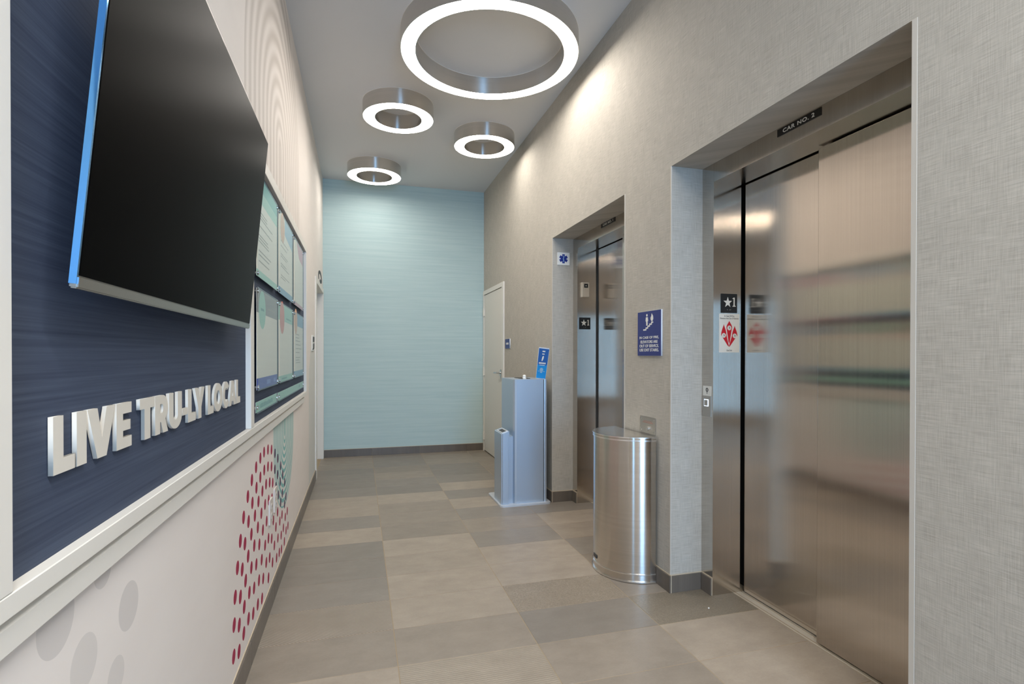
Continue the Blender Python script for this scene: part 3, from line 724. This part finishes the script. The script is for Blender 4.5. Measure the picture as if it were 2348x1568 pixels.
# ------------------------------------------------------------------ framed board on the left wall
XP, XF = -.430, -.410
Y0, Y1, DV0, DV1, YR = .705, 4.60, 2.286, 2.352, 4.535
Z0, Z1, ZT0, ZT1 = .947, .977, 2.092, 2.148
bd = thing('wall_board', 'white framed board with navy panels along the left wall', 'notice board', (L, 2.65, .9))
g = .0004
obj('backing_panel', bx(L + .0005, XP, .796, DV0, Z1, ZT0), M['navy'], bd)
obj('backing_panel', bx(L + .0005, XP, DV1, YR, Z1, ZT0), M['navy'], bd)
W = M['white_paint']
obj('stile', bx(L + .0005, XF, Y0, .796 - g, Z1 + g, ZT0 - g, .0015), W, bd); obj('stile', bx(L + .0005, XF, DV0 + g, DV1 - g, Z1 + g, ZT0 - g, .0015), W, bd); obj('stile', bx(L + .0005, XF, YR + g, Y1, Z1 + g, ZT0 - g, .0015), W, bd)
obj('bottom_rail', bx(L + .0005, XF, Y0, Y1, Z0, Z1, .0015), W, bd); obj('top_rail', bx(L + .0005, XF, Y0, Y1, ZT0, ZT1, .0015), W, bd)
bm = bmesh.new(); prism(bm, [(L + .0005, .893), (-.424, .893), (-.418, .899), (-.418, .932), (-.428, .937), (-.428, Z0 - g), (L + .0005, Z0 - g)], (0, 0, 0), (1, 0, 0), (0, 0, 1), (0, 1, 0), Y0, 4.46)
obj('bed_moulding', bm, W, bd)

# letters
LW = thing('wall_lettering', 'raised ivory capital letters LIVE TRU-LY LOCAL on navy panel', 'lettering', (XP, 1.53, 1.095))
LT = {
 'L': (1, [[(0, 0), (1, 0), (1, .26), (.46, .26), (.46, 1), (0, 1)]]),
 'I': (1, [[(0, 0), (1, 0), (1, 1), (0, 1)]]),
 'V': (1, [[(.33, 0), (.66, 0), (1, 1), (.67, 1), (.50, .40), (.34, 1), (0, 1)]]),
 'E': (1, [[(0, 0), (1, 0), (1, .24), (.42, .24), (.42, .385), (.92, .385), (.92, .61), (.42, .61), (.42, .76), (1, .76), (1, 1), (0, 1)]]),
 'T': (1, [[(.30, 0), (.70, 0), (.70, .75), (1, .75), (1, 1), (0, 1), (0, .75), (.30, .75)]]),
 '-': (1, [[(0, .27), (1, .27), (1, .47), (0, .47)]]),
 'Y': (1, [[(.34, 0), (.66, 0), (.66, .36), (1, 1), (.66, 1), (.50, .62), (.34, 1), (0, 1), (.34, .36)]]),
 'A': (1, [[(0, 0), (.32, 0), (.38, .17), (.63, .17), (.69, 0), (1, 0), (.66, 1), (.35, 1)], [(.44, .37), (.505, .64), (.57, .37)]]),
}
def arc(cx, cy, rx, ry, a0, a1, n=12): return [(cx + rx * math.cos(math.radians(a0 + (a1 - a0) * i / n)), cy + ry * math.sin(math.radians(a0 + (a1 - a0) * i / n))) for i in range(n + 1)]
LT['O'] = (1, [arc(.5, .5, .5, .52, 0, 345, 23), arc(.5, .5, .20, .26, 0, 342, 19)])
LT['C'] = (1, [arc(.5, .5, .5, .52, 38, 322, 20) + arc(.5, .5, .20, .27, 318, 42, 16)])
LT['U'] = (1, [[(0, 1)] + arc(.5, .36, .5, .38, 180, 360, 14) + [(1, 1), (.66, 1)] + arc(.5, .36, .16, .13, 360, 180, 10) + [(.34, 1)]])
LT['R'] = (1, [[(0, 0), (.37, 0), (.37, .30), (.44, .30), (.60, 0), (1, 0), (.79, .36)] + arc(.58, .67, .40, .33, -50, 90, 10) + [(0, 1)], [(.37, .53), (.37, .77), (.54, .77), (.60, .72), (.61, .63), (.59, .57), (.53, .53)]])
seq = [('L', .911, .971), ('I', .977, 1.008), ('V', 1.011, 1.112), ('E', 1.117, 1.183), ('T', 1.223, 1.302), ('R', 1.305, 1.385), ('U', 1.392, 1.484), ('-', 1.488, 1.529), ('L', 1.532, 1.598), ('Y', 1.590, 1.684),
       ('L', 1.716, 1.780), ('O', 1.782, 1.888), ('C', 1.893, 1.982), ('A', 1.975, 2.079), ('L', 2.083, 2.149)]
for ch, a, b in seq:
    loops = [[(a + x * (b - a), 1.0955 + y * .0845) for x, y in lp] for lp in LT[ch][1]]
    flat('letter', loops, (XP, 0, 0), LEFT, .0065, M['letters'], LW, off=.0012)
    bm = bmesh.new(); rod(bm, (XP, (a + b) / 2 - (.25 * (b - a) if ch in 'L' else 0), 1.0955 + .03 if ch not in 'AVYT' else 1.0955 + .03), (XP + .0015, (a + b) / 2 - (.25 * (b - a) if ch in 'L' else 0), 1.0955 + .03), .003, 8)

# ------------------------------------------------------------------ television
XB, YA, YB, ZB = -.37, .8575, 2.0344, 1.3662
ang = math.asin(.0613 / .644)
tu, tn = Vector((math.sin(ang), 0, math.cos(ang))), Vector((math.cos(ang), 0, -math.sin(ang)))
TVF = dict(u=(0, 1, 0), v=tu, n=tn)
o = Vector((XB, YA, ZB)); tw, th = YB - YA, .650
tv = thing('television', 'black flat screen television tilted forward on the navy panel', 'television', (XB, 1.446, ZB))
def tprism(name, pts, d0, d1, mat, parent=tv, bev=0.0):
    bm = bmesh.new(); prism(bm, pts, o, TVF['u'], tu, tn, d0, d1)
    if bev: bmesh.ops.bevel(bm, geom=bm.edges[:], offset=bev, segments=2, affect='EDGES')
    return obj(name, bm, mat, parent)
tprism('rear_shell', rect(.16, tw - .16, .10, th - .10), -.030, -.0085, M['tv_back'])
tprism('bezel', rect(.003, tw - .003, .003, th), -.0085, -.0012, M['tv_trim'])
tprism('side_strip', rect(-.001, .003, .0, th), -.0095, -.0005, M['tv_side'])['label'] = 'blue gleaming side edge'
tprism('screen', rect(.006, tw - .004, .012, th - .003), -.0012, .0, M['screen'])
tprism('bottom_trim', rect(.001, tw, -.006, .0115), -.010, .0008, M['tv_trim'], bev=.002)
obj('mount_plate', bx(XP + .0003, XF - .0003, 1.30, 1.60, 1.55, 1.85), M['tv_back'], bd)
q = o + tu * .33 - tn * .029
for ya in (1.36, 1.50): obj('bracket_arm', bx(XF, q.x, ya, ya + .04, 1.62, 1.78), M['tv_back'], tv)

# ------------------------------------------------------------------ acrylic poster holders
XA = -.4135          # face of the paper sheets
def holder(label, y0, y1, z0, z1, draw, grp='acrylic poster holders on the board', name='poster_holder', cat='poster'):
    cy, cz = (y0 + y1) / 2, (z0 + z1) / 2
    t = thing(name, label, cat, (XA, cy, cz), grp)
    pp = obj('paper', bx(XA - .0012, XA, y0 + .004, y1 - .004, z0 + .004, z1 - .004), M['paper'], t)
    def fl(nm, loops, mat, k=0): flat(nm, loops, (XA, y0, z0), LEFT, .0003, M[mat], pp, .0001 + .0004 * k)
    draw(fl, y1 - y0, z1 - z0)
    obj('acrylic_panel', bx(XA + .0016, XA + .0050, y0, y1, z0, z1), M['acrylic'], t)
    for y in (y0 + .016, y1 - .016):
        for z in ((z0 + .016, z1 - .016) if z1 - z0 > .1 else (cz,)):
            bm = bmesh.new(); rod(bm, (XP, y, z), (XA + .0075, y, z), .0085, 14); obj('standoff', bm, M['chrome'], t, True)
    return t
def lines(w, h, rows, x0=.12, x1=.85, jag=.2, seed=1):
    rr = random.Random(seed); out = []
    for z in rows:
        e = x1 - rr.random() * jag; out.append(rect(w * x0, w * e, h * z, h * (z + .012)))
    return out
def dU1(fl, w, h):
    fl('header', [rect(.004, w - .004, h * .86, h - .004)], 'teal_ink'); fl('subheader', [rect(.004, w - .004, h * .74, h * .86)], 'mint'); fl('footer', [rect(.004, w - .004, .004, h * .075)], 'mint')
    fl('text_lines', lines(w, h, [.64, .61, .58, .50, .41, .38, .35, .26, .22, .16], .10, .75, .3, 2), 'ink')
def dU2(fl, w, h):
    fl('header', [[(w * .42, h - .004), (w - .004, h - .004), (w - .004, h * .72), (w * .42, h * .80)]], 'blue_pale'); fl('badge', [circle(w * .26, h * .84, w * .14, 22)], 'orange'); fl('footer', [rect(.004, w - .004, .004, h * .09)], 'blue_mid')
    fl('text_lines', lines(w, h, [.66, .60, .50, .47, .38, .35, .24, .21], .15, .75, .35, 3), 'ink')
def dU3(fl, w, h):
    fl('header', [[(w * .30, h - .004), (w - .004, h - .004), (w - .004, h * .74), (w * .55, h * .78)]], 'pink'); fl('footer', [rect(.004, w - .004, .004, h * .06)], 'pink')
    fl('text_lines', lines(w, h, [.62, .55, .48, .38], .2, .8, .3, 4), 'paper')
def dL1(fl, w, h):
    fl('header', [rect(.004, w - .004, h * .76, h - .004)], 'slate'); fl('badge', [circle(w * .24, h * .80, w * .145, 26)], 'mint', 1); fl('badge_text', [rect(w * .17, w * .31, h * .79, h * .815)], 'teal_deep', 2)
    fl('heading', [rect(w * .48, w * .86, h * .83, h * .845)], 'ink', 1); fl('footer', [rect(.004, w - .004, .004, h * .12)], 'royal'); fl('footer_print', [rect(w * .44, w * .62, h * .04, h * .085)], 'royal_pale', 1); fl('footer_print', [rect(w * .80, w * .90, h * .04, h * .085)], 'royal_pale', 1)
def dL2(fl, w, h):
    fl('header', [rect(.004, w - .004, h * .78, h - .004)], 'mint'); fl('badge', [circle(w * .22, h * .82, w * .15, 26)], 'coral', 1); fl('heading', [rect(w * .5, w * .9, h * .82, h * .84)], 'teal_deep', 1); fl('footer', [rect(.004, w - .004, .004, h * .085)], 'mint'); fl('footer_print', [rect(w * .2, w * .55, h * .035, h * .055)], 'teal_deep', 1)
def dL3(fl, w, h):
    fl('header', [[(w * .32, h - .004), (w - .004, h - .004), (w - .004, h * .80), (w * .32, h * .80)]], 'blue_mid'); fl('badge', [circle(w * .20, h * .86, w * .15, 22)], 'orange', 1); fl('footer', [rect(.004, w - .004, .004, h * .10)], 'blue_mid')
    fl('text_lines', lines(w, h, [.66, .61, .56, .50, .44, .38, .30, .26, .22], .2, .8, .3, 6), 'ink')
cols = [(2.370, 2.935), (2.985, 3.575), (3.645, 4.210)]
SC = (XA / -.405)
cols = [(a * SC, b * SC) for a, b in cols]
zz = lambda z: 1.27 + (z - 1.27) * SC
ul, uh, ll, lh = zz(1.592), zz(2.032), zz(1.120), zz(1.549)
holder('upper poster with teal head and foot bands, nearest the television', *cols[0], ul, uh, dU1)
holder('upper middle poster with pale blue head and orange spot', *cols[1], ul, uh, dU2)
holder('upper poster with pink corner at the far end of the board', *cols[2], ul, uh, dU3)
holder('lower poster with grey head, mint disc and royal blue foot', *cols[0], ll, lh, dL1)
holder('lower middle poster with mint head and coral disc', *cols[1], ll, lh, dL2)
holder('lower poster with blue head and text lines at the far end', *cols[2], ll, lh, dL3)
def dS(n, a, b, seed):
    def f(fl, w, h):
        fl('tint', [rect(.004, w - .004, .004, h - .004)], 'mint'); rr = random.Random(seed)
        fl('print', [rect(w * (a + (b - a) * i / n), w * (a + (b - a) * (i + .72) / n), h * .32, h * (.62 + .1 * rr.random())) for i in range(n)], 'teal_deep', 1)
    return f
holder('mint title strip with dark print below the royal blue foot', cols[0][0] - .02, cols[0][1] - .02, zz(1.028), zz(1.079), dS(12, .18, .78, 3), 'mint strips under the posters', 'title_strip', 'sign')
holder('longer mint strip under the two farther lower posters', cols[1][0] - .025, cols[2][1], zz(1.028), zz(1.077), dS(3, .78, .84, 5), 'mint strips under the posters', 'title_strip', 'sign')

# ------------------------------------------------------------------ small things on the left wall
def outlet(y, z, label):
    t = thing('outlet_plate', label, 'outlet', (L, y, z), 'white outlet plates among the dots')
    bm = bmesh.new(); prism(bm, rrect(-.045, .045, -.063, .063, .006), (L, y, z), (0, 1, 0), (0, 0, 1), (1, 0, 0), 0, .007); obj('plate', bm, M['outlet_plastic'], t)
    for dz in (-.024, .024):
        r_ = flat('socket', [rrect(-.017, .017, -.014, .014, .006)], (L, y, z + dz), LEFT, .002, M['outlet_plastic'], t, off=.007)
        flat('slots', [rect(-.008, -.006, -.005, .005), rect(.006, .008, -.005, .005)], (L, y, z + dz), LEFT, .0006, M['charcoal'], r_, off=.009)
outlet(2.905, .480, 'white outlet plate among the red dots, nearer of the pair')
outlet(3.060, .500, 'white outlet plate among the red dots, farther of the pair')
c = (L, 5.43, 1.382)
t = thing('restroom_sign', 'pale sign with two dark marks beside the left doorway', 'sign', c)
flat('plate', [rrect(-.11, .11, -.075, .075, .006)], c, LEFT, .006, M['white_plastic'], t)
flat('mark', [rrect(-.03, .095, .012, .062, .01)], c, LEFT, .004, M['charcoal'], t, off=.006)
flat('mark', [[(-.085, -.062), (-.03, -.066), (.08, -.05), (.09, .0), (.0, -.004), (-.02, -.045)]], c, LEFT, .004, M['charcoal'], t, off=.006)
c = (L, 6.43, 2.15)
ring = arc(0, 0, .26, .075, 215, -30, 20) + arc(.0, -.005, .19, .048, -30, 215, 20)
flat_o = flat('wall_emblem', [ring, circle(.06, -.035, .10, 14, .022)], c, LEFT, .004, M['charcoal'])
tag(flat_o, 'dark curled emblem on the wall above the left doorway', 'emblem')
